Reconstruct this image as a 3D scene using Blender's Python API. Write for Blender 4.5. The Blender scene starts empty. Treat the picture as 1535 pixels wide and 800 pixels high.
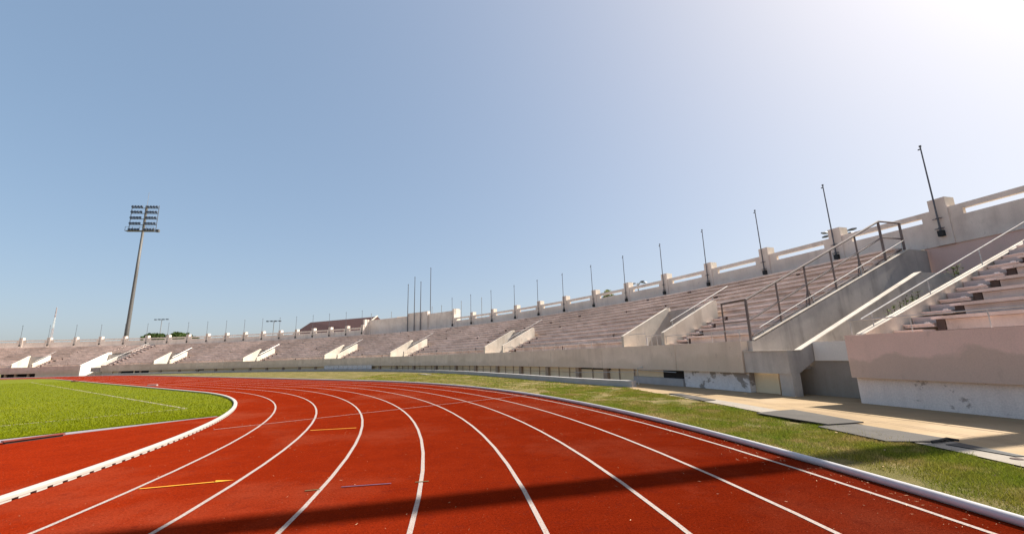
import bpy, bmesh, math, random
import numpy as np
from math import sin, cos, pi, radians as rad, degrees as deg, hypot, atan2
from mathutils import Vector, Matrix

random.seed(7); rng = np.random.default_rng(7)
scene = bpy.context.scene
COL = scene.collection

# ------------------------------------------------------------------ plan of the place (metres)
S = np.array([-78.937, -9.282])          # centre of the bowl of stands
TC = np.array([-37.317, -0.411])         # centre of the near bend of the track
PHI = 2.47835                            # heading of the straights
U = np.array([cos(PHI), sin(PHI)]); N = np.array([sin(PHI), -cos(PHI)])   # along straight, outward
R0 = 31.738; LANE = 1.22; LSTR = 62.5    # kerb radius, lane width, straight length
RF = 91.05; RB = 102.09                  # front and back radius of the stand
SUN_AZ = (0.968, 0.249); SUN_EL = 47.5

def PP(th, r, z=0.0):
    a = rad(th); return (S[0] + r*cos(a), S[1] + r*sin(a), z)

# ------------------------------------------------------------------ materials
def new_mat(name):
    m = bpy.data.materials.new(name); m.use_nodes = True
    nt = m.node_tree
    return m, nt, nt.nodes['Principled BSDF']

def nd(nt, t, **kw):
    n = nt.nodes.new(t)
    for k, v in kw.items():
        if k in n.inputs: n.inputs[k].default_value = v
        else: setattr(n, k, v)
    return n

def noise(nt, scale, detail=4, rough=.55, stretch=None, off=(0, 0, 0)):
    g = nt.nodes.new('ShaderNodeNewGeometry')
    mp = nt.nodes.new('ShaderNodeMapping')
    mp.inputs['Scale'].default_value = stretch or (1, 1, 1)
    mp.inputs['Location'].default_value = off
    nt.links.new(g.outputs['Position'], mp.inputs['Vector'])
    n = nd(nt, 'ShaderNodeTexNoise', Scale=scale, Detail=detail, Roughness=rough)
    nt.links.new(mp.outputs['Vector'], n.inputs['Vector'])
    return n.outputs['Fac']

def ramp(nt, fac, p0, p1, c0=(0, 0, 0, 1), c1=(1, 1, 1, 1)):
    r = nt.nodes.new('ShaderNodeValToRGB')
    e = r.color_ramp.elements
    e[0].position = p0; e[1].position = p1; e[0].color = c0; e[1].color = c1
    nt.links.new(fac, r.inputs['Fac'])
    return r.outputs['Color']

def mix(nt, fac, a, b, mode='MIX'):
    m = nt.nodes.new('ShaderNodeMix'); m.data_type = 'RGBA'; m.blend_type = mode
    for sock, v in ((m.inputs[0], fac), (m.inputs[6], a), (m.inputs[7], b)):
        if hasattr(v, 'is_output'): nt.links.new(v, sock)
        elif isinstance(v, (int, float)): sock.default_value = v
        else: sock.default_value = (*v[:3], 1)
    return m.outputs[2]

def bump(nt, bsdf, fac, strength, dist=.01):
    b = nd(nt, 'ShaderNodeBump', Strength=strength, Distance=dist)
    nt.links.new(fac, b.inputs['Height']); nt.links.new(b.outputs['Normal'], bsdf.inputs['Normal'])

def concrete(name, base, dark, light=None, scale=1.2, amount=.6, streak=.5, rough=.9, fine=.16, low=None, isl=0):
    m, nt, b = new_mat(name)
    n1 = noise(nt, scale, 6, .6)
    c = mix(nt, ramp(nt, n1, .38, .72), base, [x*(1-amount)+y*amount for x, y in zip(base, dark)])
    n2 = noise(nt, 1.0, 5, .6, (1.8, 1.8, .22), (3, 5, 1))
    s = ramp(nt, n2, .5, .75)
    ms = nt.nodes.new('ShaderNodeMath'); ms.operation = 'MULTIPLY'; ms.inputs[1].default_value = streak
    nt.links.new(s, ms.inputs[0])
    c = mix(nt, ms.outputs[0], c, dark)
    if light:
        n4 = noise(nt, scale*.55, 5, .6, None, (11, 2, 7))
        c = mix(nt, ramp(nt, n4, .52, .66), c, light)
    if low:                                                # grimy lower part with a wandering edge: (height, width, colour)
        g = nt.nodes.new('ShaderNodeNewGeometry'); sp = nt.nodes.new('ShaderNodeSeparateXYZ'); nt.links.new(g.outputs['Position'], sp.inputs[0])
        nl = noise(nt, .55, 5, .55, None, (2, 8, 3))
        ma = nt.nodes.new('ShaderNodeMath'); ma.operation = 'MULTIPLY_ADD'; ma.inputs[1].default_value = -1.6; nt.links.new(nl, ma.inputs[0]); nt.links.new(sp.outputs['Z'], ma.inputs[2])
        c = mix(nt, ramp(nt, ma.outputs[0], low[0], low[0]+low[1], (1, 1, 1, 1), (0, 0, 0, 1)), c, mix(nt, low[3], c, low[2]))
    if isl:                                                # every cast piece has its own shade
        g = nt.nodes.new('ShaderNodeNewGeometry')
        c = mix(nt, 1, c, ramp(nt, g.outputs['Random Per Island'], 0, 1, (1-isl, 1-isl*1.1, 1-isl*1.2, 1), (1+isl*.6, 1+isl*.6, 1+isl*.6, 1)), 'MULTIPLY')
    nm = noise(nt, 3.2, 7, .72, (1, 1, .45), (6, 1, 9))    # small mould spots and runs
    c = mix(nt, ramp(nt, nm, .60, .72), c, mix(nt, .55*min(1, streak*2), c, [x*.6 for x in dark]))
    n3 = noise(nt, 40, 5, .7)
    f = ramp(nt, n3, .3, .75, (1-fine,)*3+(1,), (1+fine*.3,)*3+(1,))
    c = mix(nt, 1.0, c, f, 'MULTIPLY')
    nt.links.new(c, b.inputs['Base Color']); b.inputs['Roughness'].default_value = rough
    b.inputs['Specular IOR Level'].default_value = .25
    bump(nt, b, n3, .18, .008)
    return m

def paint(name, col, rough=.5, metal=0, var=.15, scale=6):
    m, nt, b = new_mat(name)
    n = noise(nt, scale, 4)
    c = mix(nt, ramp(nt, n, .35, .7), col, [x*(1-var*2) for x in col])
    nt.links.new(c, b.inputs['Base Color']); b.inputs['Roughness'].default_value = rough
    b.inputs['Metallic'].default_value = metal
    return m

M = {}
M['fascia'] = concrete('fascia_concrete', (.83, .68, .55), (.52, .41, .32), scale=.8, amount=.45, streak=.5, low=(.22, .25, (.60, .48, .36), .5), isl=.09)
M['fascia_pink'] = concrete('pink_grey_concrete', (.80, .56, .48), (.60, .43, .36), (.66, .52, .43), scale=.5, amount=.4, streak=.3, low=(.38, .10, (.50, .39, .31), .6))
M['seat'] = concrete('mauve_seat_concrete', (.7645, .6336, .5707), (.3979, .3142, .2723), (.7959, .6702, .6126), scale=1.1, amount=.6, streak=.4, isl=.13)
M['aisle'] = concrete('dirty_step_concrete', (.78, .63, .57), (.48, .37, .33), scale=2.2, amount=.5, streak=.3)
M['wall'] = concrete('painted_parapet_concrete', (.77, .67, .585), (.46, .39, .34), (.80, .71, .625), scale=.7, amount=.4, streak=.5)
M['wing'] = concrete('pale_stair_wall_concrete', (.88, .815, .735), (.68, .61, .53), scale=.8, amount=.3, streak=.3)
M['entrance'] = concrete('weathered_beige_concrete', (.6838, .6052, .5128), (.4066, .3419, .2772), scale=.9, amount=.6, streak=.75)
M['stairgrey'] = concrete('grey_stained_concrete', (.58, .52, .465), (.21, .185, .17), scale=.6, amount=.6, streak=.55)
M['tan'] = concrete('tan_wall_plaster', (.84, .68, .46), (.66, .52, .34), scale=.8, amount=.4, streak=.25)
M['column'] = concrete('brown_column_concrete', (.42, .31, .22), (.28, .20, .15), scale=1.5)
M['apronkerb'] = concrete('lavender_grey_kerb', (.27, .245, .265), (.19, .17, .18), scale=1.2, amount=.5, streak=0)
M['kerbwall'] = concrete('grey_kerb_concrete', (.46, .43, .42), (.32, .295, .285), scale=1.2, amount=.5, streak=.3)
M['walk'] = concrete('tan_walkway_concrete', (.3433, .2447, .1388), (.2191, .1534, .0876), (.3652, .2666, .1643), scale=.9, amount=.65, streak=.0)
M['slab'] = concrete('pale_gutter_slab', (.2957, .2605, .2182), (.1971, .1690, .1408), scale=1.8, amount=.5, streak=0)
M['passage'] = concrete('shaded_brown_grey_concrete', (.38, .33, .28), (.25, .21, .175), scale=.8, amount=.5, streak=.5)  # darker variant for the passage wall, its shade put into the colour
M['dark'] = concrete('dark_opening_shade', (.035, .03, .028), (.02, .018, .016), scale=2)  # near-black colour paints the unlit inside of openings and recesses
M['darkbox'] = concrete('dark_brown_shade_and_caps', (.11, .075, .065), (.06, .045, .038), scale=3)  # shade of the bench-end hollows put into the colour; also drain caps
M['rail'] = paint('dark_railing_paint', (.16, .125, .115), .5, .2)
M['galv'] = paint('galvanised_steel', (.52, .50, .48), .38, .6)
M['pole'] = paint('flagpole_steel', (.13, .125, .135), .45, .5)
M['palepole'] = paint('grey_pole_steel', (.30, .31, .33), .5, .3)
M['tower'] = paint('tower_grey_steel', (.12, .115, .11), .6, .1)
M['lamp'] = paint('floodlight_housing', (.10, .12, .16), .4, .4)
M['whitepipe'] = paint('white_pipe_paint', (.4937, .4712, .4712), .45, 0, .06, 9)
M['kerbwhite'] = paint('white_kerb_paint', (.4338, .4039, .3628), .45, 0, .05, 5)
M['roofbrown'] = paint('brown_tiled_roof', (.085, .032, .028), .9, 0, .2, 3)
M['orange'] = paint('orange_roof', (.58, .33, .13), .8)
M['cream'] = paint('cream_render', (.78, .70, .58), .8)
M['mastred_hazed'] = paint('mast_red_hazed', (.46, .36, .35), .6)  # red paled towards grey, distance haze put into the colour
M['mastwhite'] = paint('mast_white', (.7, .7, .7), .6)
M['mat'] = concrete('grey_rubber_mat', (.0760, .0676, .0591), (.0478, .0422, .0383), (.0958, .0845, .0732), scale=1.1, amount=.6, streak=0, rough=.75)
M['black'] = paint('black_rubber', (.02, .02, .02), .7)
M['redboard'] = paint('red_cover_board', (.20, .028, .012), .7)
M['bluepaint'] = paint('blue_mark_paint', (.10, .045, .085), .8)
M['yellowpaint'] = paint('yellow_mark_paint', (.75, .32, .012), .7)
M['panel'] = paint('white_panel', (.72, .68, .68), .6)
M['bark'] = paint('tree_bark', (.10, .07, .05), .9)
M['stone'] = paint('dark_stone', (.12, .05, .03), .9)

def peeling():
    m, nt, b = new_mat('peeling_white_plaster')
    n = noise(nt, 1.1, 8, .62, (1, 1, 1.3))
    c = mix(nt, ramp(nt, n, .50, .535), (.80, .74, .72), (.33, .28, .25))
    n2 = noise(nt, 3, 5, .6)
    c = mix(nt, ramp(nt, n2, .4, .8), c, mix(nt, .35, c, (.3, .26, .24)))
    n3 = noise(nt, 30, 5)
    c = mix(nt, 1, c, ramp(nt, n3, .3, .7, (.8, .8, .8, 1), (1.05, 1.05, 1.05, 1)), 'MULTIPLY')
    nt.links.new(c, b.inputs['Base Color']); b.inputs['Roughness'].default_value = .9
    bump(nt, b, n, .4, .02)
    return m
M['peel'] = peeling()

def whitewall():
    m, nt, b = new_mat('white_base_wall_paint')
    n = noise(nt, .9, 9, .65, (1, 1, 1.2), (4, 1, 0))
    c = mix(nt, ramp(nt, n, .615, .635), (.80, .69, .63), (.40, .33, .29))
    n2 = noise(nt, 2, 5, .6, (2, 2, .3))
    c = mix(nt, ramp(nt, n2, .45, .8), c, mix(nt, .35, c, (.50, .41, .38)))
    n3 = noise(nt, 30, 5)
    c = mix(nt, 1, c, ramp(nt, n3, .3, .7, (.85, .85, .85, 1), (1.05, 1.05, 1.05, 1)), 'MULTIPLY')
    nt.links.new(c, b.inputs['Base Color']); b.inputs['Roughness'].default_value = .9
    bump(nt, b, n, .3, .02)
    return m
M['whitewall'] = whitewall()

def track_mat():
    m, nt, b = new_mat('red_running_track_rubber')
    n = noise(nt, .35, 5, .55)
    c = mix(nt, ramp(nt, n, .35, .7), (.1991, .0182, .0045), (.1682, .0137, .0033))
    n2 = noise(nt, 2.4, 7, .65)
    c = mix(nt, ramp(nt, n2, .42, .75), c, mix(nt, .55, c, (.1326, .0105, .0031)))
    # worn pale scuffs
    nw = noise(nt, .8, 8, .7, (1, 1, 1), (7, 3, 0))
    c = mix(nt, ramp(nt, nw, .60, .80), c, (.2340, .0312, .0125))
    # broad faded and dusty areas
    nd2 = noise(nt, .22, 6, .62, (1, 1, 1), (3, 12, 0))
    c = mix(nt, ramp(nt, nd2, .50, .72), c, mix(nt, .40, c, (.27, .075, .040)))
    # granules
    n3 = noise(nt, 170, 3, .7)
    c = mix(nt, 1, c, ramp(nt, n3, .36, .64, (.48, .44, .44, 1), (1.36, 1.4, 1.4, 1)), 'MULTIPLY')
    n5 = noise(nt, 42, 4, .75, None, (2, 9, 0))
    c = mix(nt, 1, c, ramp(nt, n5, .34, .66, (.66, .62, .62, 1), (1.24, 1.26, 1.26, 1)), 'MULTIPLY')
    n6 = noise(nt, 6, 6, .7, None, (1, 3, 0))
    c = mix(nt, ramp(nt, n6, .54, .68), c, mix(nt, .55, c, (.10, .011, .006)))
    n4 = noise(nt, 55, 2, .5, None, (5, 5, 5))
    c = mix(nt, ramp(nt, n4, .72, .74), c, (.3060, .1360, .0850))
    nt.links.new(c, b.inputs['Base Color']); b.inputs['Roughness'].default_value = .95; b.inputs['Diffuse Roughness'].default_value = 1.0
    b.inputs['Specular IOR Level'].default_value = 0
    bump(nt, b, n3, .6, .006)
    return m
M['track'] = track_mat()

def line_mat():
    m, nt, b = new_mat('white_line_paint')
    n = noise(nt, 90, 4, .7)
    n2 = noise(nt, 3, 5, .6)
    c = mix(nt, ramp(nt, n, .46, .62), (.3319, .2995, .2778), (.2453, .1443, .1118))
    c = mix(nt, ramp(nt, n2, .5, .8), c, (.3280, .2624, .2296))
    nt.links.new(c, b.inputs['Base Color']); b.inputs['Roughness'].default_value = .85
    b.inputs['Specular IOR Level'].default_value = .1
    bump(nt, b, n, .4, .004)
    return m
M['line'] = line_mat()

def grass_mat(name, cols, scale=.5, dry=None, drylim=(.56, .70), island=True, transl=.25, isl=.42):
    m, nt, b = new_mat(name)
    n = noise(nt, scale, 6, .6)
    c = mix(nt, ramp(nt, n, .35, .68), cols[0], cols[1])
    if dry:
        n2 = noise(nt, scale*1.3, 7, .65, None, (9, 4, 0))
        c = mix(nt, ramp(nt, n2, *drylim), c, dry)
    if island:
        g = nt.nodes.new('ShaderNodeNewGeometry')
        c = mix(nt, 1, c, ramp(nt, g.outputs['Random Per Island'], 0, 1, (1-isl, 1-isl*.95, 1-isl*1.1, 1), (1+isl, 1+isl*.9, 1+isl*1.1, 1)), 'MULTIPLY')
    else:
        n3 = noise(nt, 60, 4, .7)
        c = mix(nt, 1, c, ramp(nt, n3, .3, .7, (.55, .55, .55, 1), (1.3, 1.3, 1.3, 1)), 'MULTIPLY')
        bump(nt, b, n3, .8, .03)
    nt.links.new(c, b.inputs['Base Color']); b.inputs['Roughness'].default_value = .8
    b.inputs['Specular IOR Level'].default_value = .15
    if transl and island:
        tr = nt.nodes.new('ShaderNodeBsdfTranslucent'); nt.links.new(c, tr.inputs['Color'])
        mx = nt.nodes.new('ShaderNodeMixShader'); mx.inputs[0].default_value = transl
        out = [x for x in nt.nodes if x.type == 'OUTPUT_MATERIAL'][0]
        nt.links.new(b.outputs[0], mx.inputs[1]); nt.links.new(tr.outputs[0], mx.inputs[2])
        nt.links.new(mx.outputs[0], out.inputs['Surface'])
    return m
M['verge'] = grass_mat('worn_verge_ground', ((.0880, .0836, .0123), (.1276, .1038, .0246)), .7, (.2200, .1628, .0704), (.46, .62), False)
M['verge_blades'] = grass_mat('verge_grass_blade', ((.165, .2250, .0141), (.2596, .2288, .0370)), .7, (.3432, .2640, .0924), (.49, .62), isl=.62)
M['infield'] = grass_mat('infield_turf', ((.137, .149, .001), (.115, .137, .001)), .3, (.2640, .2024, .0264), (.66, .80), False)
M['infield_blades'] = grass_mat('infield_grass_blade', ((.191, .214, .001), (.168, .199, .001)), .3, isl=.2)
M['earth'] = grass_mat('dry_outer_ground', ((.16, .14, .06), (.12, .13, .04)), .1, (.25, .2, .12), (.55, .7), False)
M['leaf'] = grass_mat('tree_leaf', ((.045, .075, .018), (.065, .10, .022)), .4)
M['leaf_pale'] = grass_mat('pale_tree_leaf', ((.11, .14, .03), (.20, .20, .06)), 2.0)
M['weed'] = grass_mat('weed_leaf', ((.05, .09, .012), (.09, .12, .02)), 3)
M['straw'] = grass_mat('pale_straw_litter', ((.52, .36, .22), (.40, .22, .12)), 4, transl=0)

# ------------------------------------------------------------------ mesh helpers
class MB:
    def __init__(self): self.v = []; self.f = []
    def add(self, vs, fs):
        o = len(self.v); self.v += [tuple(map(float, p)) for p in vs]; self.f += [tuple(o+i for i in f) for f in fs]
    def prism(self, base, top):
        n = len(base); self.add(list(base)+list(top), [tuple(range(n))[::-1], tuple(range(n, 2*n))] + [(i, (i+1) % n, n+(i+1) % n, n+i) for i in range(n)])
    def sweep(self, sections, closed=True, caps=True):
        k = len(sections); n = len(sections[0]); vs = [p for s in sections for p in s]; fs = []
        for j in range(k-1):
            for i in range(n if closed else n-1):
                a = j*n+i; b = j*n+(i+1) % n; fs.append((a, b, b+n, a+n))
        if caps and closed: fs += [tuple(range(n))[::-1], tuple(range((k-1)*n, k*n))]
        self.add(vs, fs)
    def polar(self, th0, th1, prof, step=1.0):          # (r,z) outline swept round the bowl
        k = max(1, int(math.ceil(abs(th1-th0)/step)))
        self.sweep([[PP(th0+(th1-th0)*j/k, r, z) for r, z in prof] for j in range(k+1)])
    def pbox(self, th0, th1, r0, r1, z0, z1, step=1.0):
        self.polar(th0, th1, [(r0, z0), (r1, z0), (r1, z1), (r0, z1)], step)
    def radial(self, th, t, prof):                      # (r,z) outline standing on a radius, t metres thick
        a = rad(th); tx, ty = -sin(a)*t/2, cos(a)*t/2
        A = []; B = []
        for r, z in prof:
            x, y, z = PP(th, r, z); A.append((x-tx, y-ty, z)); B.append((x+tx, y+ty, z))
        self.prism(A, B)
    def box(self, c, sx, sy, sz, rz=0):
        ca, sa = cos(rz), sin(rz)
        q = lambda x, y, z: (c[0]+x*ca-y*sa, c[1]+x*sa+y*ca, c[2]+z)
        a, b, d = sx/2, sy/2, sz/2
        self.prism([q(-a, -b, -d), q(a, -b, -d), q(a, b, -d), q(-a, b, -d)], [q(-a, -b, d), q(a, -b, d), q(a, b, d), q(-a, b, d)])
    def tube(self, pts, r, n=8, r1=None):
        pts = [Vector(p) for p in pts]; secs = []
        for i, p in enumerate(pts):
            d = (pts[min(i+1, len(pts)-1)]-pts[max(i-1, 0)]).normalized()
            a = d.orthogonal().normalized() if abs(d.z) > .95 else d.cross(Vector((0, 0, 1))).normalized()
            b = d.cross(a)
            rr = r if r1 is None else r+(r1-r)*i/max(1, len(pts)-1)
            secs.append([tuple(p+a*rr*cos(2*pi*k/n)+b*rr*sin(2*pi*k/n)) for k in range(n)])
        self.sweep(secs)
    def build(self, name, mat, parent=None, smooth=False):
        me = bpy.data.meshes.new(name); me.from_pydata(self.v, [], self.f)
        bm = bmesh.new(); bm.from_mesh(me); bmesh.ops.recalc_face_normals(bm, faces=bm.faces); bm.to_mesh(me); bm.free()
        me.materials.append(M[mat] if isinstance(mat, str) else mat)
        if smooth:
            me.polygons.foreach_set('use_smooth', [True]*len(me.polygons))
        o = bpy.data.objects.new(name, me); COL.objects.link(o)
        if parent is not None:
            o.parent = parent; o.matrix_parent_inverse = Matrix.Translation(-Vector(parent.location)) if parent.rotation_euler.z == 0 else parent.matrix_basis.inverted()
        return o

def tag(o, label=None, cat=None, group=None, kind=None):
    if label: o['label'] = label
    if cat: o['category'] = cat
    if group: o['group'] = group
    if kind: o['kind'] = kind
    return o
def thing(name, loc, label, cat, group=None, rz=0):
    o = bpy.data.objects.new(name, None); COL.objects.link(o); o.location = loc; o.rotation_euler = (0, 0, rz)
    o.empty_display_size = .3
    return tag(o, label, cat, group)
def copy_thing(src, loc, rz, label, group=None):
    o = src.copy(); COL.objects.link(o); o.location = loc; o.rotation_euler = (0, 0, rz); o['label'] = label
    if group: o['group'] = group
    for ch in src.children:
        c = ch.copy(); COL.objects.link(c); c.parent = o; c.matrix_parent_inverse = Matrix.Identity(4)
        for g in ch.children:
            d = g.copy(); COL.objects.link(d); d.parent = c; d.matrix_parent_inverse = Matrix.Identity(4)
    return o
def local(mb, name, mat, parent, smooth=False):         # part given in its thing's own coordinates
    o = mb.build(name, mat, None, smooth); o.parent = parent; return o
def ground_sheet(name, poly, z, mat, label):
    mb = MB(); mb.add([(x, y, z) for x, y in poly], [tuple(range(len(poly)))])
    o = mb.build(name, mat); return tag(o, label, None, None, 'structure')

# ------------------------------------------------------------------ track geometry
def oval(R, n=96, s0=None, s1=None):
    """closed stadium outline at distance R from the axis"""
    pts = []
    for i in range(n+1):                                  # near bend
        a = PHI-pi/2 - pi*i/n
        pts.append(TC + R*np.array([cos(a), sin(a)]))
    for i in range(1, 20): pts.append(TC - N*R + U*LSTR*i/20)
    c2 = TC + U*LSTR
    for i in range(n+1):
        a = PHI-3*pi/2 - pi*i/n
        pts.append(c2 + R*np.array([cos(a), sin(a)]))
    for i in range(1, 20): pts.append(TC + N*R + U*LSTR*(1-i/20))
    return pts
def ring(Ra, Rb, z):
    mb = MB(); A = oval(Ra); B = oval(Rb); n = len(A)
    mb.add([(x, y, z) for x, y in A]+[(x, y, z) for x, y in B], [(i, (i+1) % n, n+(i+1) % n, n+i) for i in range(n)])
    return mb
def ringprof(prof):
    outs = [oval(r) for r, z in prof]; n = len(outs[0])
    mb = MB(); mb.sweep([[(outs[j][i % n][0], outs[j][i % n][1], prof[j][1]) for j in range(len(prof))] for i in range(n+1)], True, False)
    return mb
def sdist(q):
    e = q-TC; s = e@U
    d = np.where((s > 0) & (s < LSTR), np.abs(e@N), np.where(s <= 0, np.hypot(e[..., 0], e[..., 1]), np.hypot(*np.moveaxis(e-U*LSTR, -1, 0))))
    return d, s

# ground out to the horizon
ground_sheet('ground', [(-180+445*cos(2*pi*i/64), 150+445*sin(2*pi*i/64)) for i in range(64)], -.06, 'earth', 'dry open ground beyond the stadium')
ground_sheet('verge', [PP(360*i/240, 92.6)[:2] for i in range(240)], -.008, 'verge', 'worn grass verge between the red track and the stand')
mb = ring(R0-.02, R0+8*LANE+.62, .0); tag(mb.build('running_track', 'track'), 'red rubber running track with white lanes', None, None, 'structure')
infield = oval(R0-.015)
ground_sheet('infield', infield, -.002, 'infield', 'bright green infield turf inside the white kerb')
# red half-moon inside the bend
SD = -13.84
half = hypot(0, math.sqrt((R0-.02)**2-SD**2))
a0 = math.acos(-SD/(R0-.02)); arc = []
for i in range(61):
    a = PHI+pi-a0+2*a0*i/60
    arc.append(tuple(TC+(R0-.02)*np.array([cos(a), sin(a)])))
ground_sheet('red_apron', arc, .004, 'track', 'red rubber half-moon between the infield grass and the kerb')
for k in range(1, 9):
    r = R0+LANE*k-.0
    tag(ring(r-.026, r+.026, .0045).build('lane_line', 'line'), None, None, None, 'structure')

# white inner kerb on feet
kerb = thing('track_kerb', (*(TC+N*(R0)), 0), 'low white raised kerb with drainage slots round the inside of the track', 'kerb')
ringprof([(R0-.105, .026), (R0+.0, .026), (R0+.006, .034), (R0+.006, .070), (R0-.006, .078), (R0-.10, .078), (R0-.11, .070), (R0-.11, .034)]).build('kerb_rail', 'kerbwhite', kerb)
mb = MB()
for i in range(430):
    a = PHI-pi/2-.02 - (.25/R0)*i
    if a < PHI-3*pi/2: break
    c = TC+(R0-.0525)*np.array([cos(a), sin(a)])
    mb.box((c[0], c[1], .0155), .103, .16, .022, a)
for i in range(240):
    c = TC+N*(R0-.0525)+U*.25*i
    mb.box((c[0], c[1], .0155), .103, .16, .022, PHI-pi/2)
tag(mb.build('kerb_feet', 'kerbwhite', kerb), None, None, None, 'stuff')
# outer white pipe
RP = R0+8*LANE+.40
pipe = tag(ringprof([(RP+.048*cos(2*pi*k/12), .045+.048*sin(2*pi*k/12)) for k in range(12)]).build('edge_pipe', 'whitepipe', None, True),
           'thick white pipe lying along the outer edge of the red track', 'pipe')

# painted marks on the track
def strip(a, b, w, z=.009):
    a, b = np.array(a, float), np.array(b, float); d = (b-a)/np.hypot(*(b-a)); n = np.array([-d[1], d[0]])*w/2
    return [(*(a+n), z), (*(a-n), z), (*(b-n), z), (*(b+n), z)]
def mark(name, polys, mat, label):
    mb = MB()
    for p in polys: mb.add(p, [tuple(range(len(p)))])
    return tag(mb.build(name, mat), label, None, None, 'structure')
tip = np.array([-3.86, 6.195]); tail = np.array([-4.9, 5.9]); d = (tip-tail)/np.hypot(*(tip-tail)); nn = np.array([-d[1], d[0]])
mark('yellow_arrow', [strip(tail, tip-d*.22, .035), [(*(tip), .009), (*(tip-d*.24+nn*.075), .009), (*(tip-d*.24-nn*.03), .009)]], 'yellowpaint', 'yellow arrow painted across a lane')
mark('yellow_dash', [strip((-4.74, 10.24), (-3.75, 10.42), .045)], 'yellowpaint', 'short yellow dash painted across a lane')
mark('blue_dash', [strip((-2.22, 5.74), (-1.62, 5.835), .03)], 'bluepaint', 'short faded blue dash painted across a lane')
M['greenpaint'] = paint('green_mark_paint', (.09, .07, .015), .8)
mark('green_mark', [strip((-2.62, 5.62), (-2.45, 5.66), .03)], 'greenpaint', 'tiny green paint mark beside a lane line')
mark('green_mark', [strip((-1.32, 5.86), (-1.15, 5.89), .03)], 'greenpaint', 'tiny green paint mark at the end of the blue dash')
mark('start_line', [strip((-7.3, 10.75), (1.15, 18.2), .04, .0095)] if False else [strip((-7.32, 10.75), (-1.73, 15.63), .035, .0095), strip((-1.73, 15.63), (1.0, 18.0), .035, .0095)], 'line', 'thin white line painted across the lanes')
# football pitch lines on the infield
c0 = np.array([-11.96, 15.99])
mark('pitch_line', [strip(c0, c0+U*58, .10, .003), strip(c0, c0-N*40, .10, .003)], 'line', 'faint white pitch corner lines on the infield turf')

# kerb between apron and infield
def line_at(s, t): return TC+U*s+N*t
mb = MB(); e = math.sqrt(R0**2-SD**2)
P = [line_at(SD-.52, -25), line_at(SD-.52, 23.6), line_at(SD-.30, 25.2), line_at(SD-.07, 27.0), line_at(SD+.03, e-.3), line_at(SD+.08, -25)]
mb.prism([(*p, -.05) for p in P], [(*p, .02) for p in P])
tag(mb.build('apron_kerb', 'apronkerb'), 'flat grey concrete strip along the straight edge of the infield grass', 'kerb')

# walkway
edge = [PP(19.6, 89.05)[:2], (5.52, 16.03), (5.98, 13.0), (6.16, 10.63), (6.40, 8.4), (6.46, 6.75), (6.42, 5.8), (6.2, 3.5), (5.6, 0), (4.6, -4), (3, -8)]
outer = [PP(t, 92.4)[:2] for t in np.linspace(1, 19.6, 30)]
ground_sheet('walkway', edge+outer, .004, 'walk', 'tan concrete walkway along the foot of the stand')
sl = [(np.array(p), np.array(p)+np.array([.62, .03])) for p in edge[1:]]
mb = MB()
for (a, b), (c, dd) in zip(sl[:-1], sl[1:]):
    mb.add([(*a, .010), (*b, .010), (*dd, .010), (*c, .010)], [(0, 1, 2, 3)])
tag(mb.build('gutter_slab', 'slab'), 'pale concrete gutter strip along the walkway edge', None, None, 'structure')
mb = MB()
for off in (1.22, 1.36):
    for i in range(len(edge)-2):
        a, b = np.array(edge[i+1])+(off, .05), np.array(edge[min(i+2, len(edge)-1)])+(off, .05)
        mb.add(strip(a, b, .016, .0085), [(0, 1, 2, 3)])
for y in (-2.2, .6, 3.4, 6.3, 9.2, 12.1, 15.0):
    mb.add(strip((float(np.interp(-y, [-p[1] for p in edge], [p[0] for p in edge]))+.68, y), (10.2, y+.55), .012, .0085), [(0, 1, 2, 3)])
tag(mb.build('walkway_joint', 'column'), 'dark joint line along the walkway', None, None, 'structure')

# ------------------------------------------------------------------ grandstand
TH0, TH1 = 2.0, 113.0
gs = thing('grandstand', PP(50, 96, 0), 'long curved concrete grandstand with mauve terraces sweeping round the track', 'grandstand')
VOM = [20.22, 32.38, 45.75, 56.4, 69.37, 82.15, 98.65, 107.5]          # small entrances (middle)
BIG = [(13.66, 16.15), (89.66, 92.2)]                                  # wide stair gaps
HW = 1.05                                                              # half width of entrance, degrees
ROWS = (12, .78, .336, 1.88, 91.9); ROWS_NEAR = (11, .82, .37, 1.93, 93.0)   # rows, depth, rise, first height, first radius
NR, DR, DZ, ZR, RR = ROWS
PIER = [2.75+2.594*k for k in range(5)] + [15.66, 18.27, 20.79, 23.38, 25.90, 28.52, 31.14, 33.85, 36.46, 39.07, 41.86, 44.50, 47.01]
PIER_L = [60.25, 62.66, 65.2, 67.72, 70.26, 72.68, 75.23, 77.8, 80.36, 82.93, 85.5, 88.04, 90.65, 93.34, 96.06, 98.78, 101.5, 104.2, 106.8, 109.4]

blocks = [(TH0, BIG[0][0]+.09), (BIG[0][1]+.06, BIG[1][0]+.09), (BIG[1][1]+.06, TH1)]
# fascia panels (front wall band), a joint every pier spacing
for (a, b) in blocks:
    cuts = [a]+[t for t in np.arange(3.0, 112, 3.9) if a+.8 < t < b-.8]+[b]
    mb = MB()
    for t0, t1 in zip(cuts[:-1], cuts[1:]):
        j = .006
        mb.polar(t0+j, t1-j, [(RF, .70), (RF+.28, .70), (RF+.30, 1.5), (RF+.36, 1.5), (RF+.36, 1.87), (RF, 1.87)], .6)
    o = mb.build('fascia_wall', 'fascia_pink' if a < 5 else 'fascia', gs)
    mb = MB(); mb.pbox(a, b, RF+.365, RF+1.0, .95, 1.52); mb.build('front_floor', 'seat', gs)
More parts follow.
